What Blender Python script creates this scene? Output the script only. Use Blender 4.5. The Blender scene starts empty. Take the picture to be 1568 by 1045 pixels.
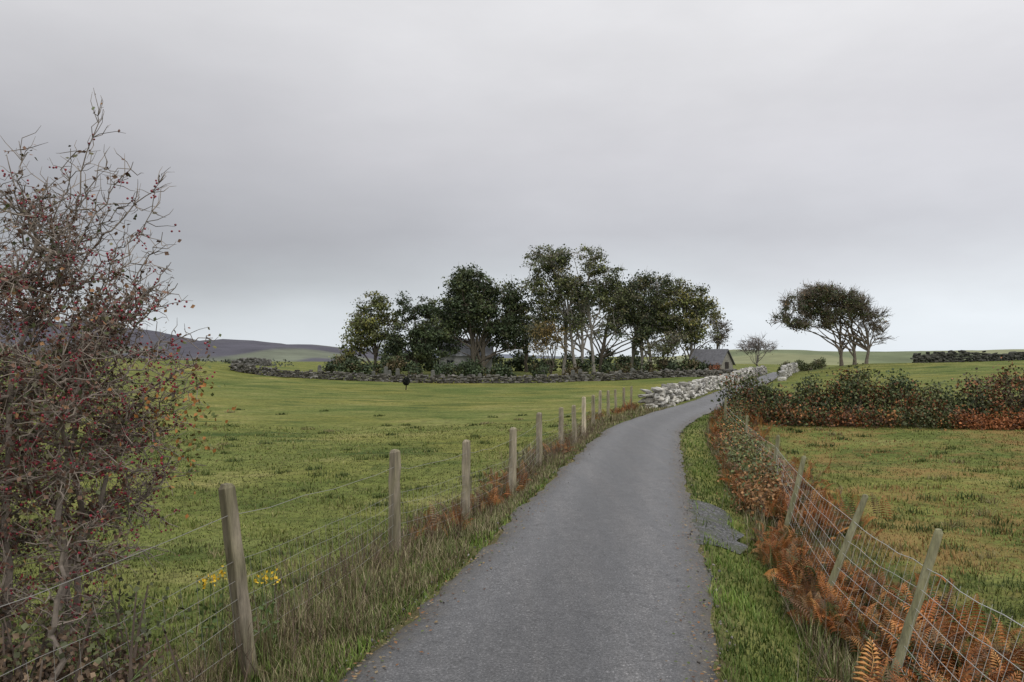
import bpy, math, numpy as np
rng=np.random.default_rng(11)
scene=bpy.context.scene
# ------------------------------------------------------------ helpers
class Geo:
    def __init__(s): s.v=[];s.f=[];s.c=[];s.m=[];s.n=0
    def add(s,v,f,c,m=0):
        v=np.asarray(v,float).reshape(-1,3); f=np.asarray(f,int).reshape(-1,3)
        c=np.broadcast_to(np.asarray(c,float),(len(v),3))
        s.v.append(v); s.f.append(f+s.n); s.c.append(c); s.m.append(np.full(len(f),m,int)); s.n+=len(v)
    def inst(s,tv,tf,R,T,C,m=0,tc=None):
        N=len(T); k=len(tv)
        if N==0: return
        v=np.einsum('nij,kj->nki',R,tv)+T[:,None,:]
        f=(tf[None,:,:]+(np.arange(N)*k)[:,None,None]).reshape(-1,3)
        c=np.repeat(C[:,None,:],k,axis=1)
        if tc is not None: c=c*tc[None,:,None]
        s.add(v.reshape(-1,3),f,c.reshape(-1,3),m)
    def build(s,name,mats,parent=None,smooth=False):
        V=np.concatenate(s.v);F=np.concatenate(s.f);C=np.concatenate(s.c);M=np.concatenate(s.m)
        me=bpy.data.meshes.new(name)
        me.vertices.add(len(V)); me.vertices.foreach_set('co',V.astype(np.float32).ravel())
        me.loops.add(len(F)*3); me.loops.foreach_set('vertex_index',F.astype(np.int32).ravel())
        me.polygons.add(len(F)); me.polygons.foreach_set('loop_start',(np.arange(len(F))*3).astype(np.int32))
        me.polygons.foreach_set('material_index',M.astype(np.int32))
        me.polygons.foreach_set('use_smooth',np.full(len(F),smooth))
        a=me.color_attributes.new('Col','FLOAT_COLOR','POINT')
        cc=np.ones((len(V),4),np.float32); cc[:,:3]=C
        a.data.foreach_set('color',cc.ravel())
        me.update(calc_edges=True)
        for m in mats: me.materials.append(m)
        ob=bpy.data.objects.new(name,me); scene.collection.objects.link(ob)
        if parent: ob.parent=parent
        return ob
def empty(name):
    o=bpy.data.objects.new(name,None); scene.collection.objects.link(o); return o
def sstep(a,b,x):
    t=np.clip((x-a)/(b-a),0,1); return t*t*(3-2*t)
_tab=rng.random((256,256))
def vnoise(x,y):
    x=np.asarray(x,float);y=np.asarray(y,float)
    xi=np.floor(x).astype(int);yi=np.floor(y).astype(int);fx=x-xi;fy=y-yi
    fx=fx*fx*(3-2*fx);fy=fy*fy*(3-2*fy)
    g=lambda i,j:_tab[(i)%256,(j)%256]
    return (g(xi,yi)*(1-fx)+g(xi+1,yi)*fx)*(1-fy)+(g(xi,yi+1)*(1-fx)+g(xi+1,yi+1)*fx)*fy
def rotz(a):
    c,s=np.cos(a),np.sin(a);z=np.zeros_like(c);o=np.ones_like(c)
    return np.stack([np.stack([c,-s,z],-1),np.stack([s,c,z],-1),np.stack([z,z,o],-1)],-2)
def rotx(a):
    c,s=np.cos(a),np.sin(a);z=np.zeros_like(c);o=np.ones_like(c)
    return np.stack([np.stack([o,z,z],-1),np.stack([z,c,-s],-1),np.stack([z,s,c],-1)],-2)
def unit(v): return v/(np.linalg.norm(v,axis=-1,keepdims=True)+1e-9)
def randrot(N):
    a=unit(rng.normal(size=(N,3)));b=unit(np.cross(a,rng.normal(size=(N,3))));c=np.cross(a,b)
    return np.stack([a,b,c],-1)
def tube(g,pts,rad,sides,col,mat=0):
    pts=np.asarray(pts,float);n=len(pts)
    rad=np.broadcast_to(np.asarray(rad,float),(n,))
    t=unit(np.gradient(pts,axis=0))
    ref=np.array([0.31,0.2,0.93]) if abs(t[0][2])<0.8 else np.array([1,0.1,0.])
    a=unit(np.cross(t,ref));b=np.cross(t,a)
    an=np.arange(sides)*2*math.pi/sides
    v=pts[:,None,:]+rad[:,None,None]*(np.cos(an)[None,:,None]*a[:,None,:]+np.sin(an)[None,:,None]*b[:,None,:])
    i=np.arange(n-1)[:,None]*sides;j=np.arange(sides)[None,:];k=(j+1)%sides
    A=(i+j).ravel();B=(i+k).ravel();C=(i+sides+k).ravel();D=(i+sides+j).ravel()
    f=np.concatenate([np.stack([A,B,C],-1),np.stack([A,C,D],-1)])
    g.add(v.reshape(-1,3),f,col,mat)
def bez(a,b,off,n,jit=0.):
    a=np.asarray(a,float);b=np.asarray(b,float);c=(a+b)/2+off
    t=np.linspace(0,1,n)[:,None]
    p=(1-t)**2*a+2*t*(1-t)*c+t*t*b
    if jit: p[1:-1]+=rng.normal(size=(n-2,3))*jit
    return p
LEAF_V=np.array([[0,-.5,0],[.36,.05,.06],[0,.5,0],[-.36,.05,.06]]);LEAF_F=np.array([[0,1,2],[0,2,3]])
def ico(sub):
    import bmesh
    bm=bmesh.new();bmesh.ops.create_icosphere(bm,subdivisions=sub,radius=1)
    v=np.array([x.co[:] for x in bm.verts]);f=np.array([[q.index for q in p.verts] for p in bm.faces]);bm.free();return v,f
ICO1=ico(1);ICO2=ico(2)
def leaves(g,P,size,C,mat=1,asp=1.0):
    N=len(P);R=randrot(N);s=np.broadcast_to(size,(N,))
    R=R*s[:,None,None]
    g.inst(LEAF_V*np.array([asp,1,1]),LEAF_F,R,P,C,mat)
def stone_tpl():
    v,f=ICO2;p=np.sign(v)*np.abs(v)**0.42
    return p,f
STV,STF=stone_tpl()
def stones(g,T,S,yaw,C,mat=0):
    for i in range(len(T)):
        v=STV+rng.normal(size=(len(STV),3))*0.075
        for _ in range(3):
            nrm=unit(rng.normal(size=3));dd=v@nrm;lim=rng.uniform(.75,1.15);v=v-np.maximum(0,dd-lim)[:,None]*nrm
        sk=rng.normal(size=(3,3))*0.15;v=v@(np.eye(3)+sk)
        v=v*S[i]*0.5
        R=(rotz(np.array(yaw[i]))@rotx(np.array(rng.normal()*0.14)))
        g.add(v@R.T+T[i],STF,C[i]*(1+rng.normal()*.04),mat)
# ------------------------------------------------------------ materials
def newmat(name):
    m=bpy.data.materials.new(name);m.use_nodes=True;nt=m.node_tree
    return m,nt,nt.nodes['Principled BSDF'],nt.nodes['Material Output']
def N(nt,t,**k):
    n=nt.nodes.new(t)
    for a,b in k.items(): setattr(n,a,b)
    return n
def noise(nt,scale,detail=4,rough=.6,vec=None):
    n=N(nt,'ShaderNodeTexNoise');n.inputs['Scale'].default_value=scale;n.inputs['Detail'].default_value=detail;n.inputs['Roughness'].default_value=rough
    if vec is not None: nt.links.new(vec,n.inputs['Vector'])
    return n
def ramp(nt,fac,stops):
    r=N(nt,'ShaderNodeValToRGB');e=r.color_ramp.elements
    while len(e)<len(stops): e.new(0.5)
    for i,(p,c) in enumerate(stops):
        e[i].position=p;e[i].color=(c,c,c,1) if isinstance(c,(int,float)) else (*c,1)
    nt.links.new(fac,r.inputs[0]);return r
def mix(nt,fac,a,b,bt='MIX'):
    m=N(nt,'ShaderNodeMix',data_type='RGBA',blend_type=bt)
    for s,v in ((0,fac),(6,a),(7,b)):
        if isinstance(v,(int,float)): m.inputs[s].default_value=v
        elif isinstance(v,tuple): m.inputs[s].default_value=(*v,1)
        else: nt.links.new(v,m.inputs[s])
    return m.outputs[2]
def math_(nt,op,a,b=None):
    m=N(nt,'ShaderNodeMath',operation=op)
    for s,v in ((0,a),(1,b)):
        if v is None: continue
        if isinstance(v,(int,float)): m.inputs[s].default_value=v
        else: nt.links.new(v,m.inputs[s])
    return m.outputs[0]
def bump(nt,bsdf,h,strength,dist):
    b=N(nt,'ShaderNodeBump');b.inputs['Strength'].default_value=strength;b.inputs['Distance'].default_value=dist
    nt.links.new(h,b.inputs['Height']);nt.links.new(b.outputs[0],bsdf.inputs['Normal'])
def attr_mat(name,rough=.7,nscale=0,namt=.3,bmp=0,spec=.3,stretch=None):
    m,nt,b,o=newmat(name)
    a=N(nt,'ShaderNodeAttribute',attribute_name='Col');col=a.outputs['Color']
    if nscale:
        tc=N(nt,'ShaderNodeTexCoord');vec=tc.outputs['Object']
        if stretch:
            mp=N(nt,'ShaderNodeMapping');mp.inputs['Scale'].default_value=stretch;nt.links.new(vec,mp.inputs[0]);vec=mp.outputs[0]
        n=noise(nt,nscale,5,.7,vec)
        r=ramp(nt,n.outputs[0],[(.3,1-namt),(.7,1+namt)])
        col=mix(nt,1.,col,r.outputs[0],'MULTIPLY')
        if bmp: bump(nt,b,n.outputs[0],.7,bmp)
    nt.links.new(col,b.inputs['Base Color']);b.inputs['Roughness'].default_value=rough
    b.inputs['Specular IOR Level'].default_value=spec
    return m
M_bark=attr_mat('bark',.9,9,.4,.01)
M_leaf=attr_mat('foliage',.6,spec=.35)
M_grass=attr_mat('grass_blades',.65,spec=.2)
M_stone=attr_mat('stone_and_lichen',.9,6,.5,.04)
M_wood=attr_mat('weathered_wood',.85,22,.5,.01,stretch=(1,1,.12))
M_wire=attr_mat('galvanised_wire',.5)
M_berry=attr_mat('berries',.35,spec=.5)
M_bldg=attr_mat('building_stone',.85,3,.3,.02)
M_hill=attr_mat('heather_hill',1,.012,.3)  # hill colours come muted, with distance haze put into them
# ------------------------------------------------------------ terrain description (metres)
RY=np.array([-30,-8,0,4.84,8.15,12.6,17.3,26,33,45,58,75,100,120,140,170.])
RX=np.array([-8,-2.4,-.8,.08,.80,1.60,2.48,4.3,6.6,11.3,16,22.6,32.6,40.4,47,56.])
RZ=np.array([.1,0,0,-.08,-.14,-.21,-.3,-.44,-.53,-.66,-.7,-.72,-.56,-.58,-1.2,-3.])
_yy=np.arange(-40,175,.25);_x=np.interp(_yy,RY,RX);_z=np.interp(_yy,RY,RZ)
k=np.hanning(25);k/=k.sum()
def _sm(a):
    p=np.pad(a,12,mode='reflect',reflect_type='odd');return np.convolve(p,k,'valid')
_x=_sm(_x);_z=_sm(_z);_dx=np.gradient(_x,_yy)
rx=lambda y:np.interp(y,_yy,_x)
rz=lambda y:np.interp(y,_yy,_z)
def rdist(x,y): return (x-rx(y))/np.sqrt(1+np.interp(y,_yy,_dx)**2)
HALF=1.17
CP=[(0,-25,0),(-25,-25,-.5),(25,-25,-.5),(-3,2,-.3),(-1.77,5.35,-.27),(-1.35,9.2,-.5),(-.68,11.7,-.55),(0,14,-.64),(1.23,20,-.68),(2.25,25,-.7),(4.1,34,-.85),(5.8,42,-.95),
(-6,5,-.45),(-10,10,-.6),(-5,20,-.85),(-12,30,-1.),(-25,30,-.6),(-20,50,-1.),(-40,50,-.2),(0,60,-1.35),(0,40,-1.1),(8,70,-1.2),
(-33,94,-.1),(-26,94,-.7),(-15,95,-1.25),(2,95,-1.35),(15,95,-.95),(22,95,-.7),(-44,100,1.35),(-60,100,2.0),(-90,90,2.6),(-50,70,.7),
(-30,115,0),(-15,120,-.6),(5,120,-.6),(22,120,-.5),(-40,140,-.5),(0,150,-1),(30,150,-1.5),
(2.64,5.9,-.55),(2.95,7.7,-.6),(3.8,11,-.65),(5,15,-.7),(5.8,20,-.65),(6.6,26,-.5),(6,8,-.72),(9,14,-.68),(14,15,-.4),(16,26,-.42),(8,26,-.48),(24,26,-.2),(25,12,0),
(15,38,-.45),(25,50,-.25),(30,60,.0),(40.6,95,.85),(48,96,.95),(64,100,1.3),(85,105,2.0),(36,88,.1),(55,70,.7),(60,130,.2),(45,130,0),(90,60,1.5)]
CP+= [(a,b,c) for a,b,c in zip(RX[1:-1],RY[1:-1],RZ[1:-1])]
CP=np.array(CP,float)
def _phi(r2): return r2*np.log(r2+1e-6)*.5
d2=((CP[:,None,:2]-CP[None,:,:2])**2).sum(-1)/1e3
K=_phi(d2)+np.eye(len(CP))*1e-3
Pm=np.c_[np.ones(len(CP)),CP[:,:2]/30]
A=np.block([[K,Pm],[Pm.T,np.zeros((3,3))]])
W=np.linalg.solve(A,np.r_[CP[:,2],np.zeros(3)])
def tps(x,y):
    sh=np.shape(x);x=np.ravel(x).astype(float);y=np.ravel(y).astype(float);out=np.empty(len(x))
    for i in range(0,len(x),20000):
        a=x[i:i+20000];b=y[i:i+20000]
        q=((a[:,None]-CP[None,:,0])**2+(b[:,None]-CP[None,:,1])**2)/1e3
        out[i:i+20000]=_phi(q)@W[:-3]+W[-3]+W[-2]*a/30+W[-1]*b/30
    return out.reshape(sh)
def ground_exact(x,y):
    x=np.asarray(x,float);y=np.asarray(y,float)
    xc=np.clip(x,-130,130);yc=np.clip(y,-40,170)
    z=np.clip(tps(xc,yc),-2.6,3.2)
    r=np.hypot(x,y-20)
    w=sstep(115,230,r)
    return z*(1-w)+(-7+3*vnoise(x/150+9,y/150))*w
_cx=np.arange(-140,141,1.);_cy=np.arange(-45,176,1.);_CX,_CY=np.meshgrid(_cx,_cy);_CZ=ground_exact(_CX,_CY)
def smooth_ground(x,y):
    inside=(x>-138)&(x<138)&(y>-44)&(y<174)
    fx=np.clip(x+140,0,278.999);fy=np.clip(y+45,0,218.999);i=fx.astype(int);j=fy.astype(int);a=fx-i;b=fy-j
    z=(_CZ[j,i]*(1-a)+_CZ[j,i+1]*a)*(1-b)+(_CZ[j+1,i]*(1-a)+_CZ[j+1,i+1]*a)*b
    if np.all(inside): return z
    return np.where(inside,z,ground_exact(x,y))
def ground(x,y):
    x=np.asarray(x,float);y=np.asarray(y,float)
    z=smooth_ground(x,y)
    rough=.05*(vnoise(x*1.3,y*1.3)-.5)+.03*(vnoise(x*5,y*5)-.5)+.18*(vnoise(x*.25,y*.25)-.5)
    d=np.abs(rdist(x,y))
    on=(1-sstep(HALF-.02,HALF+.75,d))*sstep(172,165,y)*(y>-38)
    low=.035+.0018*np.clip(y,0,200)
    return (z+rough)*(1-on)+(rz(y)-low)*on
# ------------------------------------------------------------ ground sheet
def spaced(a,b,step,lo,hi,g):
    c=list(np.arange(a,b,step));s=step;x=c[-1]
    while x<hi: s*=g;x+=s;c.append(x)
    s=step;x=a;l=[]
    while x>lo: s*=g;x-=s;l.append(x)
    return np.array(l[::-1]+c)
gx=spaced(-5,9,.16,-3500,3500,1.055);gy=spaced(2.5,30,.17,-400,5000,1.03)
X,Y=np.meshgrid(gx,gy);Z=ground(X,Y)
nx,ny=len(gx),len(gy)
V=np.stack([X.ravel(),Y.ravel(),Z.ravel()],-1)
i=np.arange(ny-1)[:,None]*nx+np.arange(nx-1)[None,:]
i=i.ravel();F=np.concatenate([np.stack([i,i+1,i+nx+1],-1),np.stack([i,i+nx+1,i+nx],-1)])
D=rdist(X,Y).ravel();xr,yr=X.ravel(),Y.ravel()
bank=np.exp(-((D-(2.5+.01*yr))/.7)**2)*(yr<30)*(yr>-10)
rightf=sstep(2.9,3.8,D)*sstep(28,25,yr)
lver=(np.exp(-((D+2.0)/.7)**2))*(yr<40)
edge=np.exp(-((np.abs(D)-HALF)/.13)**2)*(yr<130)
g=Geo();g.add(V,F,np.stack([np.clip(bank,0,1),np.clip(rightf,0,1),np.clip(lver*.8+edge,0,1)],-1))
m,nt,b,o=newmat('pasture')
tc=N(nt,'ShaderNodeTexCoord');mp=N(nt,'ShaderNodeMapping');mp.inputs['Scale'].default_value=(.5,1,1);nt.links.new(tc.outputs['Object'],mp.inputs[0])
n1=noise(nt,.45,7,.68,mp.outputs[0]);n2=noise(nt,5,5,.7,tc.outputs['Object']);n3=noise(nt,.07,5,.6,tc.outputs['Object']);n4=noise(nt,40,3,.7,tc.outputs['Object'])
c1=ramp(nt,n1.outputs[0],[(.32,(.060,.088,.022)),(.43,(.13,.15,.038)),(.55,(.178,.188,.052)),(.70,(.26,.24,.09))])
c2=ramp(nt,n3.outputs[0],[(.35,(.72,.85,.8)),(.5,(1.,1.,1.)),(.65,(1.2,1.08,1.))])
col=mix(nt,1.,c1.outputs[0],c2.outputs[0],'MULTIPLY')
r2=ramp(nt,n2.outputs[0],[(.3,.45),(.5,1.),(.75,1.4)]);col=mix(nt,1.,col,r2.outputs[0],'MULTIPLY')
r4=ramp(nt,n4.outputs[0],[(.3,.6),(.7,1.3)]);col=mix(nt,.7,col,r4.outputs[0],'MULTIPLY')
vt=N(nt,'ShaderNodeTexVoronoi');vt.inputs['Scale'].default_value=.33;nt.links.new(mp.outputs[0],vt.inputs['Vector'])
tv=ramp(nt,math_(nt,'ADD',vt.outputs['Distance'],math_(nt,'MULTIPLY',n2.outputs[0],.6)),[(.40,.85),(.54,0.)])
col=mix(nt,tv.outputs[0],col,(.055,.085,.022))
at=N(nt,'ShaderNodeAttribute',attribute_name='Col');sp=N(nt,'ShaderNodeSeparateColor');nt.links.new(at.outputs['Color'],sp.inputs[0])
n5=noise(nt,.7,5,.65,tc.outputs['Object']);r5=ramp(nt,n5.outputs[0],[(.45,0.),(.62,.8)])
fr=math_(nt,'MULTIPLY',r5.outputs[0],sp.outputs[1]);col=mix(nt,fr,col,(.25,.16,.06))
n6=noise(nt,3,5,.7,tc.outputs['Object']);r6=ramp(nt,n6.outputs[0],[(.35,.3),(.6,1.)])
fb=math_(nt,'MULTIPLY',r6.outputs[0],sp.outputs[0]);col=mix(nt,fb,col,(.09,.055,.03))
fe=math_(nt,'MULTIPLY',r6.outputs[0],sp.outputs[2]);col=mix(nt,fe,col,(.11,.09,.05))
nt.links.new(col,b.inputs['Base Color']);b.inputs['Roughness'].default_value=.95;b.inputs['Specular IOR Level'].default_value=.1
bump(nt,b,n2.outputs[0],.7,.1)
g.build('ground',[m],smooth=True)
# ------------------------------------------------------------ road
g=Geo();ys=np.concatenate([np.arange(-25,30,.12),np.arange(30,165,.6)])
prof=np.linspace(-1,1,15);rows=[]
for y in ys:
    dx=np.interp(y,_yy,_dx);nrm=np.array([1,-dx])/math.hypot(1,dx)
    hl=HALF+.13*(vnoise(y*.9,3.3)-.5)+.14*(vnoise(y*3.3,7.7)-.5);hr=HALF+.10*(vnoise(y*.9,13.3)-.5)+.11*(vnoise(y*3.3,17.7)-.5)
    off=np.where(prof<0,prof*hl,prof*hr)
    z=rz(y)+.03*(1-prof**2)+.008*(vnoise(off*3,y*3)-.5)-.05*(np.abs(prof)>.99)
    rows.append(np.stack([rx(y)+off*nrm[0],y+off*nrm[1],z],-1))
V=np.array(rows);n_=15
i=(np.arange(len(ys)-1)[:,None]*n_+np.arange(n_-1)[None,:]).ravel()
F=np.concatenate([np.stack([i,i+1,i+n_+1],-1),np.stack([i,i+n_+1,i+n_],-1)])
cc=np.tile(np.abs(prof),len(ys));g.add(V.reshape(-1,3),F,np.stack([cc,cc,cc],-1))
m,nt,b,o=newmat('worn_asphalt');tc=N(nt,'ShaderNodeTexCoord')
mp=N(nt,'ShaderNodeMapping');mp.inputs['Scale'].default_value=(2.2,.2,1);mp.inputs['Rotation'].default_value=(0,0,.2);nt.links.new(tc.outputs['Object'],mp.inputs[0])
n1=noise(nt,1.3,8,.74,mp.outputs[0]);n2=noise(nt,60,2,.8,tc.outputs['Object']);n3=noise(nt,9,6,.75,tc.outputs['Object'])
c=ramp(nt,n1.outputs[0],[(.34,(.058,.058,.060)),(.5,(.080,.079,.080)),(.66,(.108,.105,.104))])
col=mix(nt,1.,c.outputs[0],ramp(nt,n2.outputs[0],[(.3,.4),(.5,1.),(.62,1.4),(.70,3.2)]).outputs[0],'MULTIPLY')
col=mix(nt,1.,col,ramp(nt,n3.outputs[0],[(.3,.7),(.7,1.28)]).outputs[0],'MULTIPLY')
at=N(nt,'ShaderNodeAttribute',attribute_name='Col');sp=N(nt,'ShaderNodeSeparateColor');nt.links.new(at.outputs['Color'],sp.inputs[0])
tr=ramp(nt,sp.outputs[0],[(0,.88),(.25,.94),(.5,1.18),(.72,1.1),(.9,.8),(1.,.6)])
col=mix(nt,1.,col,tr.outputs[0],'MULTIPLY')
ed=math_(nt,'MULTIPLY',ramp(nt,sp.outputs[0],[(.74,0.),(1.,1.)]).outputs[0],ramp(nt,n3.outputs[0],[(.4,0.),(.56,1.)]).outputs[0])
col=mix(nt,ed,col,(.085,.068,.045))
vo=N(nt,'ShaderNodeTexVoronoi',feature='DISTANCE_TO_EDGE');vo.inputs['Scale'].default_value=.5
wv=N(nt,'ShaderNodeVectorMath',operation='ADD');nw=noise(nt,3,4,.7,tc.outputs['Object']);nt.links.new(tc.outputs['Object'],wv.inputs[0]);nt.links.new(nw.outputs['Color'],wv.inputs[1]);nt.links.new(wv.outputs[0],vo.inputs['Vector'])
cr=ramp(nt,vo.outputs['Distance'],[(0.,.4),(.008,1.)]);col=mix(nt,.6,col,cr.outputs[0],'MULTIPLY')
nt.links.new(col,b.inputs['Base Color']);nt.links.new(ramp(nt,n1.outputs[0],[(.35,.34),(.6,.54)]).outputs[0],b.inputs['Roughness']);b.inputs['Specular IOR Level'].default_value=.5
bump(nt,b,n2.outputs[0],.7,.008)
g.build('road',[m],smooth=True)
g=Geo();ys=np.linspace(8.9,12.0,50);us=np.linspace(0,1,10);rows=[]
for y in ys:
    w=.12+.6*max(0,math.sin(math.pi*(y-8.9)/3.1))**.3+.2*(vnoise(y*3,2.2)-.5)
    x=rx(y)+HALF-.1+us*w
    rows.append(np.stack([x,np.full(10,y),np.maximum(ground(x,np.full(10,y))+.012,rz(y)-.04-us*.2)],-1))
V=np.array(rows).reshape(-1,3);i=(np.arange(49)[:,None]*10+np.arange(9)[None,:]).ravel()
F=np.concatenate([np.stack([i,i+1,i+11],-1),np.stack([i,i+11,i+10],-1)]);g.add(V,F,(1,1,1))
m2,nt,b,o=newmat('gravel');tc=N(nt,'ShaderNodeTexCoord');v=N(nt,'ShaderNodeTexVoronoi');v.inputs['Scale'].default_value=38;nt.links.new(tc.outputs['Object'],v.inputs['Vector'])
sc=N(nt,'ShaderNodeSeparateColor');nt.links.new(v.outputs['Color'],sc.inputs[0])
cg=ramp(nt,sc.outputs[0],[(0,(.04,.04,.04)),(.6,(.085,.085,.085)),(1,(.19,.19,.19))]).outputs[0]
ng=noise(nt,4,4,.7,tc.outputs['Object']);cg=mix(nt,ramp(nt,ng.outputs[0],[(.48,0.),(.6,.8)]).outputs[0],cg,(.06,.07,.03))
nt.links.new(cg,b.inputs['Base Color']);b.inputs['Roughness'].default_value=.9
bump(nt,b,v.outputs['Distance'],.8,.02)
g.build('gravel_layby',[m2])
g=Geo();n=1000;y=3*(30/3)**rng.random(n);side=np.where(rng.random(n)<.5,-1,1);off=side*(HALF+rng.normal(size=n)*.09-.02)
x=rx(y)+off;z=np.maximum(ground(x,y),rz(y)-.01)+.004
s=(.004+.013*rng.random(n)**3);P=np.stack([x,y,z],-1)
cs=np.array([.18,.165,.15])*(.5+rng.random((n,1)));g.inst(ICO1[0]*np.array([1,1,.6]),ICO1[1],randrot(n)*s[:,None,None],P,cs)
n=1500;y=3*(25/3)**rng.random(n);off=rng.choice([-1,1],n)*(HALF-np.abs(rng.normal(size=n))*.16);x=rx(y)+off
P=np.stack([x,y,rz(y)+.03*(1-(off/HALF)**2)+.012],-1)
R=rotz(rng.random(n)*6.3)@rotx(rng.normal(size=n)*.2)*(.018+.02*rng.random(n))[:,None,None]
cs=np.array([[.22,.11,.05],[.25,.17,.08],[.10,.06,.04],[.25,.2,.12],[.10,.13,.04]])[rng.integers(0,5,n)]
g.inst(LEAF_V,LEAF_F,R,P,cs);g.build('roadside_debris',[M_stone])
# ------------------------------------------------------------ grass
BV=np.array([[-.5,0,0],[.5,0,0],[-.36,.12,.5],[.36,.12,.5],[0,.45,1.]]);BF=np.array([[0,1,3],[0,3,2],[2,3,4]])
def blades(g,x,y,h,w,C,tilt=.35):
    n=len(x);z=ground(x,y)-.01
    R=rotz(rng.random(n)*6.283)@rotx(rng.normal(size=n)*tilt)
    R=R*np.stack([w,h,h],-1)[:,None,:]
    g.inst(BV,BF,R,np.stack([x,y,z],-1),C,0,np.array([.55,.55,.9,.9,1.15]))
g=Geo();n=215000;y=2.6*(34/2.6)**rng.random(n);x=(rng.random(n)*2-1)*(.78*y+.8)
D=rdist(x,y);kp=(np.abs(D)>HALF-.02)&~((D>0)&(D<1.62)&(y>9.2)&(y<11.8)&(rng.random(n)<.93));x,y,D=x[kp],y[kp],D[kp];n=len(x)
ver=((D<-HALF)&(D>-2.0))|((D>HALF)&(D<2.0));cl=vnoise(x*2.2,y*2.2);cl2=vnoise(x*.8+5,y*.8);cl3=vnoise(x*.7+31,y*.9+7)
h=np.where(ver,.05+.10*cl*rng.random(n),.03+.05*cl*rng.random(n)+.07*(cl>.72)*rng.random(n))
w=.004+.0011*y
G=np.array([[.135,.168,.038],[.18,.20,.052],[.095,.13,.03],[.26,.24,.10],[.20,.205,.062]])
C=G[rng.integers(0,5,n)]*(.5+.75*cl[:,None])*(.55+.8*cl3[:,None])
C[(ver)]*=np.array([.85,1.1,.8])
dry=(D>2.7)&(y<27)&(cl2>.52)&(rng.random(n)<.6);C[dry]=np.array([.29,.18,.07])*(.6+.8*rng.random((dry.sum(),1)))
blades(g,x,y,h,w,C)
nt_=520;ty=4.5*(45/4.5)**rng.random(nt_);tx=(rng.random(nt_)*2-1)*(.75*ty+.5);td=rdist(tx,ty);kk=((td<-2.6)|(td>3.))&(vnoise(tx*.3,ty*.3)>.4);tx,ty=tx[kk],ty[kk]
idx=np.repeat(np.arange(len(tx)),60);x=tx[idx]+rng.normal(size=len(idx))*.13;y=ty[idx]+rng.normal(size=len(idx))*.10;n=len(idx)
tcx=np.array([[.07,.10,.025],[.09,.12,.03],[.24,.21,.10],[.055,.085,.02]])[rng.choice(4,len(tx),p=[.38,.28,.16,.18])]
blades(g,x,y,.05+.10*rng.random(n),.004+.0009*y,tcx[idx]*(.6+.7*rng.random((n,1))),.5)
n=60000;y=2.8*(40/2.8)**rng.random(n);side=rng.random(n)<.76
D=np.where(side,-(1.25+np.abs(rng.normal(size=n))*.65),1.9+np.abs(rng.normal(size=n))*.6)
x=rx(y)+D*np.sqrt(1+np.interp(y,_yy,_dx)**2);cl=vnoise(x*3,y*2)
kp=(cl>.22)&(D>-3.4);x,y,D,cl=x[kp],y[kp],D[kp],cl[kp];n=len(x)
h=(.07+.42*cl*rng.random(n)*np.clip((np.abs(D)-1.1)/.8,.12,1))
G=np.array([[.11,.15,.04],[.30,.26,.14],[.22,.18,.10],[.14,.18,.05],[.12,.085,.05],[.38,.33,.2]])
C=G[rng.integers(0,6,n)]*(.6+.6*rng.random((n,1)))
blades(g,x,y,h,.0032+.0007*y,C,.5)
g.build('grass',[M_grass])
# ------------------------------------------------------------ fronds (bracken and ferns)
def frond_tpl(npin=13):
    v=[];f=[]
    for k in range(npin):
        t=(k+1)/(npin+1);L=.34*math.sin(math.pi*min(1,t*.75+.28))*(1-t*.35)
        yb=t;zb=.55*math.sin(t*2.2)*.8
        for s in (-1,1):
            a=len(v);v+= [[0,yb-.032,zb],[s*L*.5,yb+.01,zb-.01],[s*L,yb+.07,zb-L*.4],[s*L*.5,yb+.07,zb-.03]]
            f+=[[a,a+1,a+2],[a,a+2,a+3]]
    a=len(v);v+=[[-.008,0,0],[.008,0,0],[.006,.5,.45],[-.006,.5,.45],[0,1,.36]];f+=[[a,a+1,a+2],[a,a+2,a+3],[a+3,a+2,a+4]]
    return np.array(v,float),np.array(f)
FRV,FRF=frond_tpl()
def fronds(g,x,y,L,C,tilt0=.2,lift=0.):
    n=len(x);R=rotz(rng.random(n)*6.283)@rotx(rng.normal(size=n)*.5+tilt0)
    jit=np.eye(3)[None]+rng.normal(size=(n,3,3))*.2
    R=(R@jit)*L[:,None,None];g.inst(FRV,FRF,R,np.stack([x,y,ground(x,y)+lift],-1),C,0)
ORG=np.array([[.40,.16,.045],[.33,.115,.03],[.44,.22,.07],[.15,.08,.04],[.25,.16,.08],[.08,.11,.03]])
g=Geo();n=7600;y=3.3*(30/3.3)**rng.random(n)
D=2.5+.004*y+rng.normal(size=n)*(.46);x=rx(y)+D*np.sqrt(1+np.interp(y,_yy,_dx)**2)
cl=vnoise(x*1.2+3,y*.7);kp=(cl>.32)&(D>1.85+.25*vnoise(y*1.3,5.5));x,y,cl=x[kp],y[kp],cl[kp];n=len(x)
C=ORG[rng.choice(6,n,p=[.28,.21,.14,.14,.11,.12])]*(.55+.65*rng.random((n,1)))
fronds(g,x,y,.12+.22*rng.random(n)*np.clip(cl*1.6,.4,1),C,.35,.05+.16*rng.random(n))
g.build('bracken',[M_leaf])
g=Geo();pts=[(-.95,11.2,70),(-.45,12.9,60),(-.1,15.5,50),(1.,19,30),(3.3,31,60),(4.9,36,70),(5.8,39,80),(6.2,41,60)]
xs=np.concatenate([a+rng.normal(size=c)*.22 for a,b_,c in pts]);ys=np.concatenate([b_+rng.normal(size=c)*.45 for a,b_,c in pts]);n=len(xs)
fronds(g,xs,ys,.12+.2*rng.random(n),ORG[rng.integers(0,5,n)]*(.5+.5*rng.random((n,1))),.35,.04+.14*rng.random(n))
g.build('bracken',[M_leaf])
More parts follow.
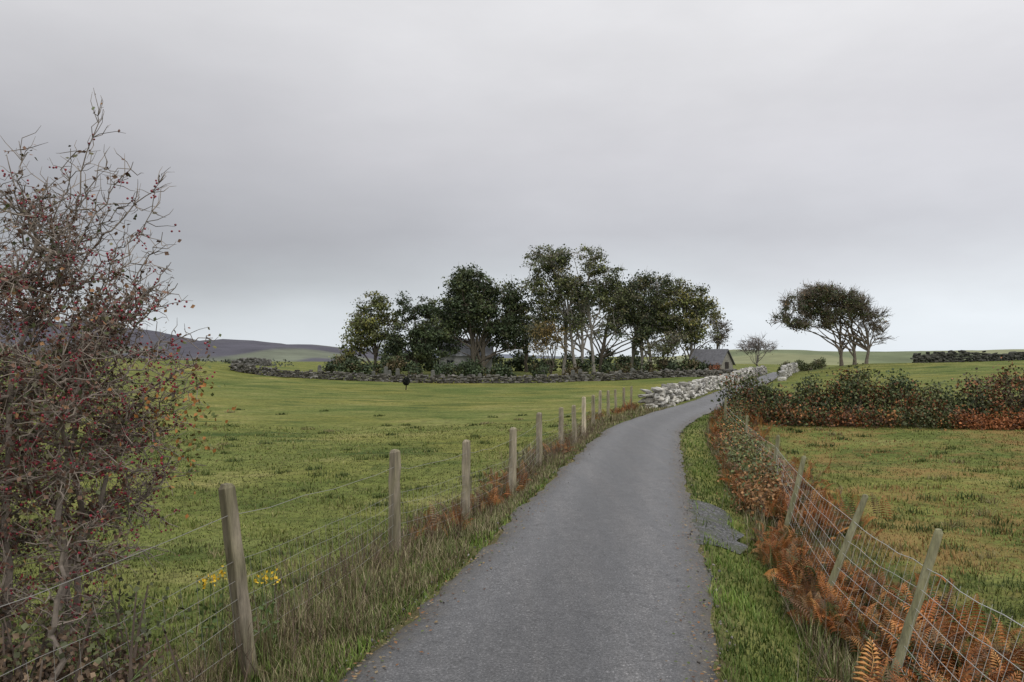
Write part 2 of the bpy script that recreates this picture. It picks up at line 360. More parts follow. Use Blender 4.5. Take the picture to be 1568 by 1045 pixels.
g=Geo();n=40;fronds(g,-2.0+rng.normal(size=n)*.14,3.85+rng.normal(size=n)*.12,.18+.2*rng.random(n),np.array([.12,.17,.065])*(.6+.6*rng.random((n,1))),.3,.18)
g.build('fern',[M_leaf])
# ------------------------------------------------------------ dead stalks
g=Geo()
def stalks(cx,cy,n,sx,sy,h,col):
    for _ in range(n):
        x=cx+rng.normal()*sx;y=cy+rng.normal()*sy;z=float(ground(x,y));L=h*(.5+.7*rng.random())
        d=np.array([rng.normal()*.35,rng.normal()*.35,1])*L
        p=bez([x,y,z],np.array([x,y,z])+d,rng.normal(size=3)*.05*L,4)
        c=np.array(col)*(.6+.7*rng.random());tube(g,p,[.0035,.003,.002,.001],3,c,0)
        for _k in range(4):
            t=rng.uniform(.4,1);q=p[0]+(p[-1]-p[0])*t
            e=q+np.array([rng.normal()*.3,rng.normal()*.3,.8])*L*.22;tube(g,np.array([q,(q+e)/2+rng.normal(size=3)*.004,e]),[.002,.0015,.001],3,c,0)
for y in np.arange(3.4,27,.3):
    fx=np.interp(y,[2.4,5.35,9.2,11.7,14,20,25,34],[-2.4,-1.77,-1.35,-.68,0,1.23,2.25,4.1])
    stalks(fx-.1,y,13,.3,.2,.40,(.15,.11,.08))
for y in np.arange(4,28,.35):
    stalks(rx(y)+2.5+.02*y,y,6,.5,.2,.38,(.19,.16,.12))
g.build('dead_stalks',[M_bark])
g=Geo()
for (x,y) in [(-2.1,5.5),(-2.13,5.45),(-1.76,5.55),(-1.7,5.6),(-2.05,5.6)]:
    z=float(ground(x,y));h=.58+.1*rng.random()
    tube(g,bez([x,y,z],[x+.03,y,z+h],np.array([.02,0,0]),4),.004,4,(.09,.13,.04),0)
    n=18;P=np.array([x+.03,y,z+h])+rng.normal(size=(n,3))*np.array([.03,.03,.02]);leaves(g,P,.026,np.tile([[.75,.5,.03]],(n,1)),0)
    n=10;P=np.array([x+.01,y,z+h*.5])+rng.normal(size=(n,3))*np.array([.03,.03,.12]);leaves(g,P,.05,np.tile([[.09,.14,.04]],(n,1)),0)
g.build('yellow_flowers',[M_leaf])
# ------------------------------------------------------------ fences
def post(name,base,top,w,parent,col):
    g=Geo();n=9;t=np.linspace(0,1,n);base=np.array(base,float);top=np.array(top,float)
    c=base+(top-base)*t[:,None];c[1:-1,:2]+=rng.normal(size=(n-2,2))*.004
    an=np.arange(12)*2*math.pi/12+.26;yaw=.35+rng.random()*.4
    pr=np.stack([np.sign(np.cos(an))*np.abs(np.cos(an))**.25,np.sign(np.sin(an))*np.abs(np.sin(an))**.25],-1)*w/2*.93
    pr=pr@np.array([[math.cos(yaw),-math.sin(yaw)],[math.sin(yaw),math.cos(yaw)]])
    rows=[];sc=np.array([1.02,1.02,1,1,.98,.97,.96,.95,.9])
    for i in range(n):
        q=pr*sc[i]*(1+rng.normal(size=(12,1))*.02);rows.append(np.c_[c[i][0]+q[:,0],c[i][1]+q[:,1],np.full(12,c[i][2])+ (0 if i<n-1 else (q[:,0]*.2))])
    q=pr*.6;rows.append(np.c_[c[-1][0]+q[:,0],c[-1][1]+q[:,1],np.full(12,c[-1][2]+.028)])
    V=np.concatenate(rows+[np.array([[*c[-1][:2],c[-1][2]+.035]])])
    F=[]
    for i in range(n):
        for j in range(12):
            k=(j+1)%12;F+=[[i*12+j,i*12+k,(i+1)*12+k],[i*12+j,(i+1)*12+k,(i+1)*12+j]]
    for j in range(12): F.append([n*12+j,n*12+(j+1)%12,len(V)-1])
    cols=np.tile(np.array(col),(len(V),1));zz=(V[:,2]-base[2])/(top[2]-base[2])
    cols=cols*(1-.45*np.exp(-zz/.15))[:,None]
    gl=sstep(.45,.7,vnoise(V[:,2]*7+base[0]*9,V[:,0]*30))[:,None];cols=cols*(1-gl*.35)+gl*.35*np.array([.14,.14,.05])
    g.add(V,F,cols)
    return g.build(name,[M_wood],parent,False)
def wires(fence,posts,hts,net,rad,wc,name='wires'):
    g=Geo();ps=[(np.array(b,float),np.array(t,float)) for b,t in posts]
    for k,h in enumerate(hts):
        pts=[]
        for (b0,t0),(b1,t1) in zip(ps[:-1],ps[1:]):
            a=b0+(t0-b0)*h;b=b1+(t1-b1)*h
            tt=np.linspace(0,1,7)[:-1];seg=a+(b-a)*tt[:,None];seg[:,2]-=.03*np.sin(tt*math.pi)+.008*rng.normal(size=6)
            pts.append(seg)
        pts.append((ps[-1][0]+(ps[-1][1]-ps[-1][0])*h)[None])
        tube(g,np.concatenate(pts),rad if k else rad*1.35,4,wc)
    if net:
        lo,hi=min(hts),net
        for (b0,t0),(b1,t1) in zip(ps[:-1],ps[1:]):
            L=np.linalg.norm(b1-b0);m=int(L/.16)
            if b0[1]>16: break
            for q in range(m):
                t=(q+.5)/m;b=b0+(b1-b0)*t;tp=t0+(t1-t0)*t
                p0=b+(tp-b)*lo;p1=b+(tp-b)*hi
                tube(g,np.array([p0,(p0+p1)/2+rng.normal(size=3)*.01,p1]),rad*.7,3,wc)
    g.build(name,[M_wire],fence)
fl=empty('wire_fence')
L=[(-2.5,2.2,-.05,1.25,.8),(-1.74,5.35,-.17,1.26,.8),(-1.35,9.2,0,1.22,.95),(-.68,11.7,.01,1.24,1.),(0,14,.02,1.26,1.15),(.58,17,0,1.2,1.),(1.23,20,0,1.15,1.),(1.77,22.5,-.03,1.2,1.),(2.25,25,0,1.3,1.9),(2.85,28.,0,1.15,1.),(3.4,31,.03,1.15,1.15),(4.1,34,0,1.15,1.),(4.95,38,-.03,1.1,1.),(5.75,41,0,1.1,.9),(6.5,43.5,.02,1.1,.9)]
pl=[]
for i,(x,y,dx,h,t) in enumerate(L):
    z=float(ground(x,y));b=(x,y,z-.1);tp=(x+dx,y,z+h);pl.append(((x,y-.05,z),(x+dx,y-.06,z+h)))
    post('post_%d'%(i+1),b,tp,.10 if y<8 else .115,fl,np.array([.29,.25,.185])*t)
wires(fl,pl,[.86,.62,.52,.42,.32,.2],.62,.0018,(.26,.25,.23))
fr_=empty('wire_fence')
Rr=[(1.9,3.2,.4,1.2),(2.66,5.7,.38,1.15),(2.92,7.7,.48,1.16),(3.75,11,.27,1.08),(4.9,15,.1,1.0),(5.8,20,.1,1.),(6.7,25,0,1.05)]
pl=[]
for i,(x,y,dx,h) in enumerate(Rr):
    z=float(ground(x,y));pl.append(((x,y-.05,z),(x+dx-.03,y-.05,z+h)))
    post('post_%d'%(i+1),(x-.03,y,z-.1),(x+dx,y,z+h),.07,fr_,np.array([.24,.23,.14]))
wires(fr_,pl,[.8,.66,.55,.44,.32,.2],.8,.0021,(.42,.42,.4))
# ------------------------------------------------------------ dry-stone walls
def wall(name,path,height,sl,thick,base_col,var,light=0.,vary=.22):
    g=Geo();path=np.array(path,float);seg=np.linalg.norm(np.diff(path,axis=0),axis=1);cum=np.r_[0,np.cumsum(seg)];Ltot=cum[-1]
    ch=sl*.55;nc=max(2,int(round(height/ch)));T=[];S=[];Yw=[];C=[]
    for c in range(nc+1):
        s=-sl*rng.random()
        while s<Ltot:
            w=sl*rng.uniform(.45,1.6);q=np.clip(s+w/2,0,Ltot)
            x=np.interp(q,cum,path[:,0]);y=np.interp(q,cum,path[:,1]);k=min(len(seg)-1,np.searchsorted(cum,q,side='right')-1)
            d=path[k+1]-path[k];yaw=math.atan2(d[1],d[0]);hl=height*(1+vary*(vnoise(q*.35,height*9)-.5))
            zc=(c+.5)*hl/(nc+.3)
            if c==nc and rng.random()<.4: s+=w;continue
            hh=ch*rng.uniform(.75,1.35)
            th=thick*(1.-.3*c/nc)
            T.append([x+rng.normal()*.03,y+rng.normal()*.04,float(ground(x,y))+zc+rng.normal()*.02]);S.append([w*1.02,th*rng.uniform(.85,1.15),hh]);Yw.append(yaw+rng.normal()*.1)
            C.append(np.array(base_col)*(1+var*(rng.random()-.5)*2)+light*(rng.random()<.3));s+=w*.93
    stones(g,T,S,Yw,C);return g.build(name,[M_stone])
def offset_path(y0,y1,off,step=2.):
    ys=np.arange(y0,y1+.01,step);dx=np.interp(ys,_yy,_dx);n=np.sqrt(1+dx*dx)
    return np.stack([rx(ys)+off/n,ys-off*dx/n],-1)
bw=offset_path(42,116,-1.95);bw=np.vstack([[6.6,39.5],[7.3,40.2],bw])
wall('boulder_wall',bw,.86,.42,.7,(.34,.325,.29),.6,.18)
wall('stone_wall',offset_path(80,116,2.4),1.0,.45,.6,(.33,.32,.29),.4,.1)
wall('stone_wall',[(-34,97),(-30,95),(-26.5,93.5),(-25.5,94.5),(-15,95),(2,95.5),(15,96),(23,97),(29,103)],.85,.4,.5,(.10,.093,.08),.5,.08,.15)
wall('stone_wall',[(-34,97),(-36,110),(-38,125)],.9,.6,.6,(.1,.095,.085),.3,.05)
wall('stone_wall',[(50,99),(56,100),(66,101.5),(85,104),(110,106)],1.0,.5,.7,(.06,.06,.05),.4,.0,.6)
# ------------------------------------------------------------ buildings
def box(g,c,s,col,mat=0,yaw=0.):
    v=np.array([[a,b,d] for a in(-.5,.5) for b in(-.5,.5) for d in(-.5,.5)])*np.array(s)
    f=[[0,1,3],[0,3,2],[4,6,7],[4,7,5],[0,4,5],[0,5,1],[2,3,7],[2,7,6],[0,2,6],[0,6,4],[1,5,7],[1,7,3]]
    R=rotz(np.array(float(yaw)));g.add(v@R.T+np.array(c),f,col,mat)
def house(name,x,y,L,Wd,eave,ridge,yaw,wallc,roofc,chim=True):
    e=empty(name);z=float(ground(x,y))-.2;e.location=(x,y,z);e.rotation_euler=(0,0,yaw)
    g=Geo();l,w=L/2,Wd/2
    v=[[-l,-w,0],[l,-w,0],[l,w,0],[-l,w,0],[-l,-w,eave],[l,-w,eave],[l,w,eave],[-l,w,eave],[-l,0,ridge],[l,0,ridge]]
    g.add(v,[[0,1,5],[0,5,4],[2,3,7],[2,7,6],[1,2,6],[1,6,5],[5,6,9],[3,0,4],[3,4,7],[7,4,8]],wallc);g.build('walls',[M_bldg],e)
    g=Geo();o_=.25;t=.1
    for s in(-1,1):
        ey=eave-(ridge-eave)/w*o_+.04
        a=[[-l-o_,s*(w+o_),ey],[l+o_,s*(w+o_),ey],[l+o_,0,ridge+.04],[-l-o_,0,ridge+.04]]
        b_=[[p[0],p[1],p[2]+t] for p in a];v=a+b_
        g.add(v,[[0,1,2],[0,2,3],[4,6,5],[4,7,6],[0,4,5],[0,5,1],[1,5,6],[1,6,2],[0,3,7],[0,7,4]],roofc)
    g.build('roof',[M_bldg],e)
    g=Geo()
    for k in(-.3,.3):
        box(g,(k*L,-w-.01,eave*.55),(.9,.06,1.1),(.02,.022,.025));box(g,(k*L,-w-.03,eave*.55-.62),(1.1,.14,.1),(.4,.4,.38))
        box(g,(k*L,-w-.05,eave*.55),(.05,.05,1.1),(.6,.6,.58));box(g,(k*L,-w-.055,eave*.55),(.9,.05,.05),(.6,.6,.58))
    g.build('windows',[M_bldg],e)
    g=Geo();box(g,(0,-w-.01,1.),(.95,.08,2.),(.06,.05,.04));box(g,(l+.01,0,1.1),(.08,1.,2.),(.04,.035,.03));g.build('door',[M_bldg],e)
    if chim:
        g=Geo();box(g,(l-.4,0,ridge+.35),(.6,.7,1.1),wallc);box(g,(l-.4,0,ridge+.93),(.75,.85,.1),wallc);g.build('chimney',[M_bldg],e)
house('stone_house',-6.8,116,7.5,4.5,3.0,5.2,.1,(.32,.32,.31),(.42,.43,.46))
house('stone_chapel',27.,108,4.6,3.4,1.9,3.7,-.75,(.26,.25,.21),(.14,.14,.15),False)
g=Geo()
for _ in range(16):
    x=rng.uniform(-25,20);y=rng.uniform(98,104);z=float(ground(x,y));h=rng.uniform(.7,1.2)
    box(g,(x,y,z+h/2),(.5,.12,h),(.13,.13,.12),0,rng.normal()*.2);v=ICO2[0]*np.array([.25,.06,.2])+np.array([x,y,z+h]);g.add(v,ICO2[1],(.13,.13,.12))
g.build('gravestones',[M_stone])
# ------------------------------------------------------------ trees
def tree(name,bx,by,blobs,tr,pal,nclump,nleaf,lsize,depth=1.,twigs=2,barkc=(.10,.085,.065),fork=.35,ntrunk=1,csig=.55,gap=.35,bare=None,gs=.55,limb=.45):
    """blobs: (x, z, rx, rz) crown lobes in world metres around the trunk"""
    g=Geo();z0=float(ground(bx,by))-.2;blobs=np.array(blobs,float)
    zt=blobs[:,1].max()
    pool=[];bases=[np.array([bx+(k-(ntrunk-1)/2)*1.3+rng.normal()*.2,by+rng.normal()*.5*(ntrunk>1),z0]) for k in range(ntrunk)]
    xs=blobs[:,0].mean();trunks=[]
    for bb in bases:
        top=np.array([xs*.3+bb[0]*.7+rng.normal()*.8*(ntrunk>1),by,z0+(zt-z0)*.8])
        p=bez(bb,top,np.array([rng.normal()*.4,0,0]),9,.08);r=tr*np.linspace(1.,.3,9);r[0]*=1.35
        tube(g,p,r,8,np.array(barkc));pool.append(p[2:]);trunks.append(p)
    lob=[]
    for bl in blobs:
        for q in range(3):
            c=np.array([bl[0]+rng.normal()*bl[2]*.35,by+rng.normal()*bl[2]*.45*depth,bl[1]+rng.normal()*bl[3]*.3])
            tp=trunks[rng.integers(len(trunks))];ks=[t for t in range(1,8) if tp[t][2]<c[2]-.25*abs(c[0]-tp[t][0])] or [1]
            t=max(1,min(ks[-1],int(8*fork*rng.uniform(.6,1.9))))
            a=tp[t];p=bez(a,c,np.array([0,0,.12*np.linalg.norm(c-a)])+rng.normal(size=3)*.3,8,.1)
            tube(g,p,tr*np.linspace(limb,.1,8),6,np.array(barkc)*rng.uniform(.8,1.2));lob.append(p[2:])
    pool=np.concatenate(pool+lob)
    vol=blobs[:,2]**2*blobs[:,3];pr=vol/vol.sum();ids=rng.choice(len(blobs),nclump,p=pr)
    dr=unit(rng.normal(size=(nclump,3)));rad=rng.random(nclump)**.42*(.8+.35*rng.random(nclump))
    bl=blobs[ids];P=np.stack([bl[:,0],np.full(nclump,by),bl[:,1]],-1)+dr*rad[:,None]*np.stack([bl[:,2],bl[:,2]*depth,bl[:,3]],-1)
    nn=vnoise(P[:,0]*gs+by,P[:,2]*gs+P[:,1]*.4);kp=nn>gap;P=P[kp]
    for c in P:
        d=np.linalg.norm(pool-c,axis=1)+ (pool[:,2]>c[2])*2.;a=pool[np.argmin(d)]
        L=np.linalg.norm(c-a);p=bez(a,c,np.array([0,0,.1*L])+rng.normal(size=3)*.1*L,5,.04*L)
        tube(g,p,np.linspace(.2,.06,5)*tr*.5+.012,4,np.array(barkc)*1.1)
        for _ in range(twigs):
            e=c+unit(c-a+rng.normal(size=3)*L*.6+np.array([0,0,.3]))*rng.uniform(.5,1.1);m_=(c+e)/2+rng.normal(size=3)*.1
            tube(g,np.array([p[3],m_,e]),[.028,.018,.01],3,np.array(barkc)*1.2)
    lc=P if bare is None else P[[not bare(q) for q in P]]
    if len(lc) and nleaf:
        cnt=np.maximum(2,(nleaf*rng.uniform(.3,1.6,len(lc))).astype(int));idx=np.repeat(np.arange(len(lc)),cnt);n=len(idx)
        cs=(.45+.7*rng.random(len(lc)))*csig
        Q=lc[idx]+rng.normal(size=(n,3))*cs[idx][:,None]*np.array([1.1,1.1,.6])
        pal=np.array(pal,float);cc=pal[rng.integers(0,len(pal),len(lc))][idx]*(.6+.8*rng.random(len(lc)))[idx][:,None]*(.65+.7*rng.random((n,1)))
        leaves(g,Q,lsize*(.55+.75*rng.random(n)),cc,1,1.4)
    return g.build(name,[M_bark,M_leaf])
DK=[(.052,.074,.035),(.068,.092,.04),(.042,.060,.03)]
MD=[(.09,.108,.042),(.12,.132,.052),(.075,.09,.037),(.135,.128,.06)]
LT=[(.19,.19,.05),(.15,.165,.048),(.23,.21,.06),(.12,.14,.045)]
tree('sycamore_tree',-19.3,112,[(-19.2,8.6,2.5,2.6),(-20.6,5.8,2.8,2.8),(-17.6,5.8,2.4,3.),(-22.3,3.2,2.1,2.1),(-23.4,1.6,1.5,1.2)],.26,LT+MD[:2],330,42,.25,gap=.34,csig=.5)
tree('yew_tree',-13.6,111,[(-14.3,7.6,1.9,2.8),(-12.0,7.0,2.0,3.0),(-15.2,4.4,2.4,2.8),(-11.3,3.8,2.6,2.8),(-16.6,3,1.6,2)],.3,DK+MD[:1],350,62,.26,gap=.26)
tree('holm_oak_tree',-5,113,[(-6.6,11.8,2.4,2.6),(-3.4,11.6,2.2,2.6),(-7.9,8.6,2.4,2.8),(-.9,10.,2.3,2.9),(-4.5,8.,3.,3.),(-9.2,4.8,2.2,2.8),(-1.,5.6,2.5,3),(1.2,3.6,1.6,2),(1.2,8.2,1.4,2.)],.38,DK+MD[:1],700,54,.28,ntrunk=2,gap=.28)
tree('ash_tree',9.4,111,[(4.8,14.8,2.9,2.5),(7.8,15.5,2.7,2.2),(10.8,14.8,2.7,2.4),(3.2,11.6,2.2,2.4),(13.2,12.6,2.2,2.6),(7.4,11.6,3.2,2.6),(10.4,10.6,2.8,2.6),(4.6,8.2,2.4,2.4),(14.,9.4,2.2,2.6),(8.,6.6,2.6,1.8),(13.6,5.6,2.,2.4),(3.4,5.,1.8,2)],.26,MD+LT[1:2]+DK[:1],880,36,.25,ntrunk=4,gap=.37,barkc=(.24,.22,.19),fork=.42,gs=.8,csig=.5)
tree('oak_tree',18.4,113,[(15.8,12.1,2.3,2.2),(18.6,11.9,2.3,2.2),(21.,11.2,2.2,2.3),(16.4,8.8,2.6,2.6),(20.4,8.2,2.5,2.6),(18.2,5.6,2.8,2.6),(22.4,4.8,1.7,2.2),(14.8,5.6,1.8,2.2)],.26,MD+DK,560,42,.25,ntrunk=3,gap=.34,barkc=(.22,.2,.17),gs=.8)
tree('beech_tree',25.,112,[(23.4,10.2,2.1,2.2),(25.8,9.4,2.,2.4),(22.6,7.4,2.4,2.4),(27.2,7.4,1.8,2.4),(25.2,5.6,2.6,2.6),(28.,4.2,1.4,2)],.26,MD+LT[1:3],420,42,.25,gap=.32,barkc=(.22,.2,.17),gs=.8)
tree('birch_tree',29.6,115,[(29.6,6.2,1.1,1.6),(30.6,5.5,1.0,1.3),(29.8,4.2,1.2,1.2)],.13,[(.09,.07,.04),(.12,.09,.05)],90,8,.22,twigs=5,gap=.2)
tree('oak_tree',-9.,124,[(-10.5,7,3.,3),(-7,8,3,3.2),(-13,4.5,3.2,2.6)],.3,DK+MD,150,40,.34)
tree('oak_tree',14.,125,[(11.,9,3.,3),(16,10,3,3.2),(21,8.5,3.2,3.2),(25,6,2.5,2.5)],.3,DK+MD,150,36,.34)
tree('oak_tree',2.,124,[(1.,8.,2.6,3),(4,6,2.8,2.6)],.3,DK+MD,90,40,.34)
tree('autumn_cherry_tree',5.2,107,[(4.6,4.8,1.5,2.),(6.2,4.0,1.2,1.6),(3.8,2.9,1.2,1.2)],.14,[(.20,.14,.045),(.13,.105,.04),(.17,.12,.035)],90,26,.22,gap=.3)
tree('elder_tree',19.8,105,[(19.6,2.6,2.1,1.2),(21.5,3.6,1.6,1.5)],.12,MD+[(.17,.16,.09)],90,22,.22,twigs=4,gap=.2)
HB=[(36.8,9.1,2.6,1.45),(34.2,8.0,2.2,1.6),(40.,8.3,2.4,1.4),(37.6,7.0,2.8,1.2),(32.9,6.2,1.7,1.1),(42.8,6.4,1.8,1.7),(35.6,5.6,2.4,.9),(43.6,4.6,1.3,1.5),(41.4,7.2,2.,1.4),(38.6,5.8,2.2,.8)]
tree('windswept_hawthorn_tree',40.9,95,HB,.2,DK[:2]+MD[:3]+[(.17,.115,.06)],980,30,.17,twigs=6,csig=.36,gap=.26,ntrunk=3,fork=.3,barkc=(.15,.125,.10),bare=lambda q:q[0]>40.9 and rng.random()<.88 or rng.random()<.15,gs=.8,limb=.5)
tree('bare_tree',37.5,122,[(36.6,3.2,1.9,1.2),(38.9,3.1,1.7,1.),(37.6,4.1,1.4,1.)],.12,[(.1,.08,.06)],120,2,.15,twigs=6,gap=.1,barkc=(.19,.17,.16))
g=Geo();x0,y0=-10.4,78.;z0=float(ground(x0,y0));tube(g,bez([x0,y0,z0-.1],[x0+.05,y0,z0+.6],np.array([.04,0,0]),5),.06,6,(.05,.04,.03),0)
dr=unit(rng.normal(size=(1500,3)))*(rng.random((1500,1))**.33)*np.array([.36,.36,.40])+np.array([x0+.05,y0,z0+.85])
leaves(g,dr,.13,np.tile([[.015,.018,.013]],(1500,1))*(.6+.8*rng.random((1500,1))),1);g.build('round_bush',[M_bark,M_leaf])
# ------------------------------------------------------------ hedges & undergrowth
def hedge(name,path,h,w,pal,dens,ls,hv=.4,seed=0.,nl=24,spread=.16,thr=0.):
    g=Geo();path=np.array(path,float);seg=np.linalg.norm(np.diff(path,axis=0),axis=1);cum=np.r_[0,np.cumsum(seg)];L=cum[-1]
    nc=int(L*dens);s=rng.random(nc)*L;s=s[vnoise(s*.9+seed,seed+8)>thr];nc=len(s);x=np.interp(s,cum,path[:,0]);y=np.interp(s,cum,path[:,1])
    hh=h*(1-hv+2*hv*vnoise(s*.45+seed,seed+1.5))*(.7+.6*vnoise(s*1.7,seed+4))
    u=rng.random(nc)**.75;z=u*hh;ww=w*(1.-.55*u**2);x=x+rng.normal(size=nc)*.1;y=y+(rng.random(nc)*2-1)*ww/2
    zg=ground(x,y);P=np.stack([x,y,zg+z],-1)
    for c in P[::4]:
        a=np.array([c[0]+rng.normal()*.2,c[1],float(ground(c[0],c[1]))]);tube(g,bez(a,c+np.array([rng.normal()*.14,0,.3*rng.random()])*min(1,h),rng.normal(size=3)*.1,4),np.array([.02,.015,.01,.005])*min(1,h),3,(.13,.10,.08),0)
    idx=np.repeat(np.arange(nc),nl);n=len(idx);Q=P[idx]+rng.normal(size=(n,3))*spread
    pal=np.array(pal);pn=vnoise(s*.5+seed,z*1.1+seed);k=np.clip((pn*len(pal)*1.5-.25*len(pal)+rng.normal(size=nc)*.8).astype(int),0,len(pal)-1)
    cc=pal[k][idx]*(.6+.8*rng.random((n,1)))*(.6+.8*rng.random(nc))[idx][:,None]
    leaves(g,Q,ls*(.6+.8*rng.random(n)),cc,1,1.3);return g.build(name,[M_bark,M_leaf])
HP=[(.05,.08,.03),(.06,.09,.03),(.045,.065,.028),(.09,.10,.04),(.08,.10,.035),(.21,.085,.035),(.13,.07,.035),(.08,.07,.04)]
hedge('field_hedge',[(7.6,28.5),(9.5,27.3),(13,26.8),(18,26.8),(24,26.2),(32,25)],1.35,1.5,HP,90,.08,.5)
hedge('bramble_bank',[(7.6,27.5),(9.5,26.2),(13,25.9),(18,25.8),(28,25.3)],.45,.8,[(.27,.10,.035),(.13,.065,.035),(.08,.10,.035),(.30,.14,.05),(.07,.08,.03)],50,.07,.5,seed=5.)
hedge('verge_gorse',[(3.6,11.8),(4.3,14.),(5.,17.5),(5.9,21),(7.1,25.5),(8.6,30),(11,36)],.5,.75,[(.07,.10,.03),(.10,.12,.04),(.32,.15,.05),(.11,.09,.05),(.16,.17,.06),(.09,.12,.045),(.26,.14,.06)],60,.045,.6,seed=9.,nl=20,thr=.2)
hedge('undergrowth',[(-25,108),(-15,106),(0,105),(12,105),(26,106)],1.7,4,DK+MD[:1]+[(.10,.08,.04)],20,.26,.6,seed=3.,thr=.35,spread=.3)
hedge('undergrowth',[(-22,126),(0,130),(26,126)],2.2,4,DK+MD[:1],12,.34,.5,seed=13.,spread=.3,thr=.25)
hedge('roadside_hedge',[(33.8,100),(36.5,106),(39,113),(47,120)],1.2,1.6,MD+[(.14,.13,.10)],30,.15,.4,seed=21.)
hedge('rowan_bush',[(24.8,100),(26.0,100.5)],1.5,1.,[(.26,.07,.04),(.22,.09,.04)],20,.13,.2,seed=2.)
# ------------------------------------------------------------ near hawthorn bush with berries
g=Geo();BC=np.array([.215,.18,.15])
cen=np.array([-2.82,4.5,1.5]);rad3=np.array([.96,.8,1.42])
stems=[];roots=[(-2.62,4.25),(-2.5,4.35),(-2.72,4.45),(-2.9,4.5),(-2.66,4.6),(-3.1,4.4),(-2.45,4.2),(-3.3,4.7)]
tg=[(-2.35,4.3,1.9),(-2.15,4.4,1.4),(-2.7,4.5,2.5),(-3.2,4.7,2.3),(-2.6,4.9,2.1),(-3.5,4.3,1.9),(-2.3,4.1,.9),(-3.7,4.8,1.7)]
for r,t in zip(roots,tg):
    p=bez([r[0],r[1],float(ground(r[0],r[1]))-.1],t,np.array([rng.normal()*.16,rng.normal()*.1,.1]),14,.03);stems.append(p)
    tube(g,p,np.linspace(.028,.009,14),7,BC*1.05)
pool=np.concatenate(stems)
def connect(P,pool,r0,r1,n,sides,jit,col,upb=.6):
    out=[]
    for c in P:
        d=np.linalg.norm(pool-c,axis=1)+np.maximum(0,pool[:,2]-c[2])*upb;a=pool[np.argmin(d)];L=np.linalg.norm(c-a)
        p=bez(a,c,np.array([0,0,.08*L])+rng.normal(size=3)*.12*L,n,jit*L);tube(g,p,np.linspace(r0,r1,n),sides,col*rng.uniform(.75,1.25));out.append(p)
    return out
n=90;dr=unit(rng.normal(size=(n,3)));P1=cen+dr*(rng.random((n,1))**.5)*rad3*.85;P1=P1[P1[:,2]>-.1]
c1_=connect(P1,pool,.011,.005,8,5,.05,BC)
pool2=np.concatenate([pool[30:]]+[q[2:] for q in c1_])
n=1250;dr=unit(rng.normal(size=(n,3)));P2=cen+dr*(rng.random((n,1))**.42)*rad3*(.85+.3*rng.random((n,1)));P2=P2[(P2[:,2]>-.15)]
c2_=connect(P2,pool2,.005,.0022,7,4,.06,BC)
shoots=[(-2.33,4.5,3.36),(-2.8,4.5,3.12),(-1.98,4.5,2.9),(-2.15,4.5,3.0),(-1.93,4.5,2.43),(-1.69,4.5,2.0),(-1.75,4.45,1.72),(-1.8,4.4,1.55),(-1.98,4.5,2.6),(-2.5,4.5,2.95),(-2.65,4.5,2.85),(-1.9,4.4,2.2),(-2.25,4.6,2.75),(-2.35,4.4,2.7),(-3.0,4.6,2.95),(-1.8,4.3,1.9),(-1.95,4.3,1.25),(-2.05,4.3,2.45),(-1.85,4.3,1.4),(-2.0,4.3,1.7),(-2.1,4.4,2.2),(-2.1,4.5,2.6),(-1.95,4.4,2.75),(-2.2,4.4,2.5),(-2.3,4.5,3.0),(-2.45,4.4,3.05),(-2.0,4.5,2.3),(-1.85,4.4,2.3),(-1.75,4.4,1.85)]
c3_=[]
for s_ in shoots:
    s_=np.array(s_);a=cen+(s_-cen)*.35+rng.normal(size=3)*.08;d=np.linalg.norm(pool2-a,axis=1);a=pool2[np.argmin(d)]
    L=np.linalg.norm(s_-a);p=bez(a,s_,np.array([.05*L,0,.10*L])+rng.normal(size=3)*.05*L,16,.014);tube(g,p,np.linspace(.007,.0018,16),5,BC);c3_.append(p)
tw=[]
src=[q for q in c2_]+c3_*8
for q in src:
    for _ in range(5):
        k=rng.integers(1,len(q)-1);a=q[k];tdir=unit(q[k+1]-q[k-1]);d=unit(tdir*.5+rng.normal(size=3)*.75+np.array([0,0,.15]));L=rng.uniform(.05,.2)
        e=a+d*L;p=np.array([a,a+d*L*.35+rng.normal(size=3)*.012,a+d*L*.7+rng.normal(size=3)*.012,e]);tube(g,p,[.0028,.0024,.0018,.001],3,BC*rng.uniform(.6,1.4));tw.append(p)
allp=np.concatenate(tw)
sid=allp[rng.integers(0,len(allp),17500)]
wt=rng.random(len(sid))<np.where(sid[:,0]<-2.15,1,.4)*np.where(sid[:,2]>2.35,.3,1)*np.where(sid[:,2]<.9,.75,1);sid=sid[wt]
Q=sid+rng.normal(size=sid.shape)*.015
LP=np.array([[.18,.105,.07],[.18,.085,.06],[.13,.12,.06],[.14,.08,.055],[.10,.12,.05],[.30,.16,.07]])
leaves(g,Q,.017+.02*rng.random(len(Q)),LP[rng.choice(6,len(Q),p=[.26,.16,.22,.16,.13,.07])]*(.5+.8*rng.random((len(Q),1))),1,1.1)
n=420;Q=np.array([-1.86,4.4,1.52])+rng.normal(size=(n,3))*np.array([.14,.1,.18]);leaves(g,Q,.03,np.array([[.12,.15,.045],[.16,.15,.05],[.36,.15,.04]])[rng.integers(0,3,n)],1)
cl=allp[rng.integers(0,len(allp),2000)];cl=cl[rng.random(len(cl))<np.where(cl[:,2]>2.5,.5,1)]
Q=np.repeat(cl,3,axis=0)+rng.normal(size=(len(cl)*3,3))*.016;Q[:,2]-=.012
R=randrot(len(Q))*(.0056+.0022*rng.random(len(Q)))[:,None,None]
g.inst(ICO1[0],ICO1[1],R,Q,np.array([.28,.02,.04])*(.4+.8*rng.random((len(Q),1))),2)
g.build('hawthorn_bush',[M_bark,M_leaf,M_berry])
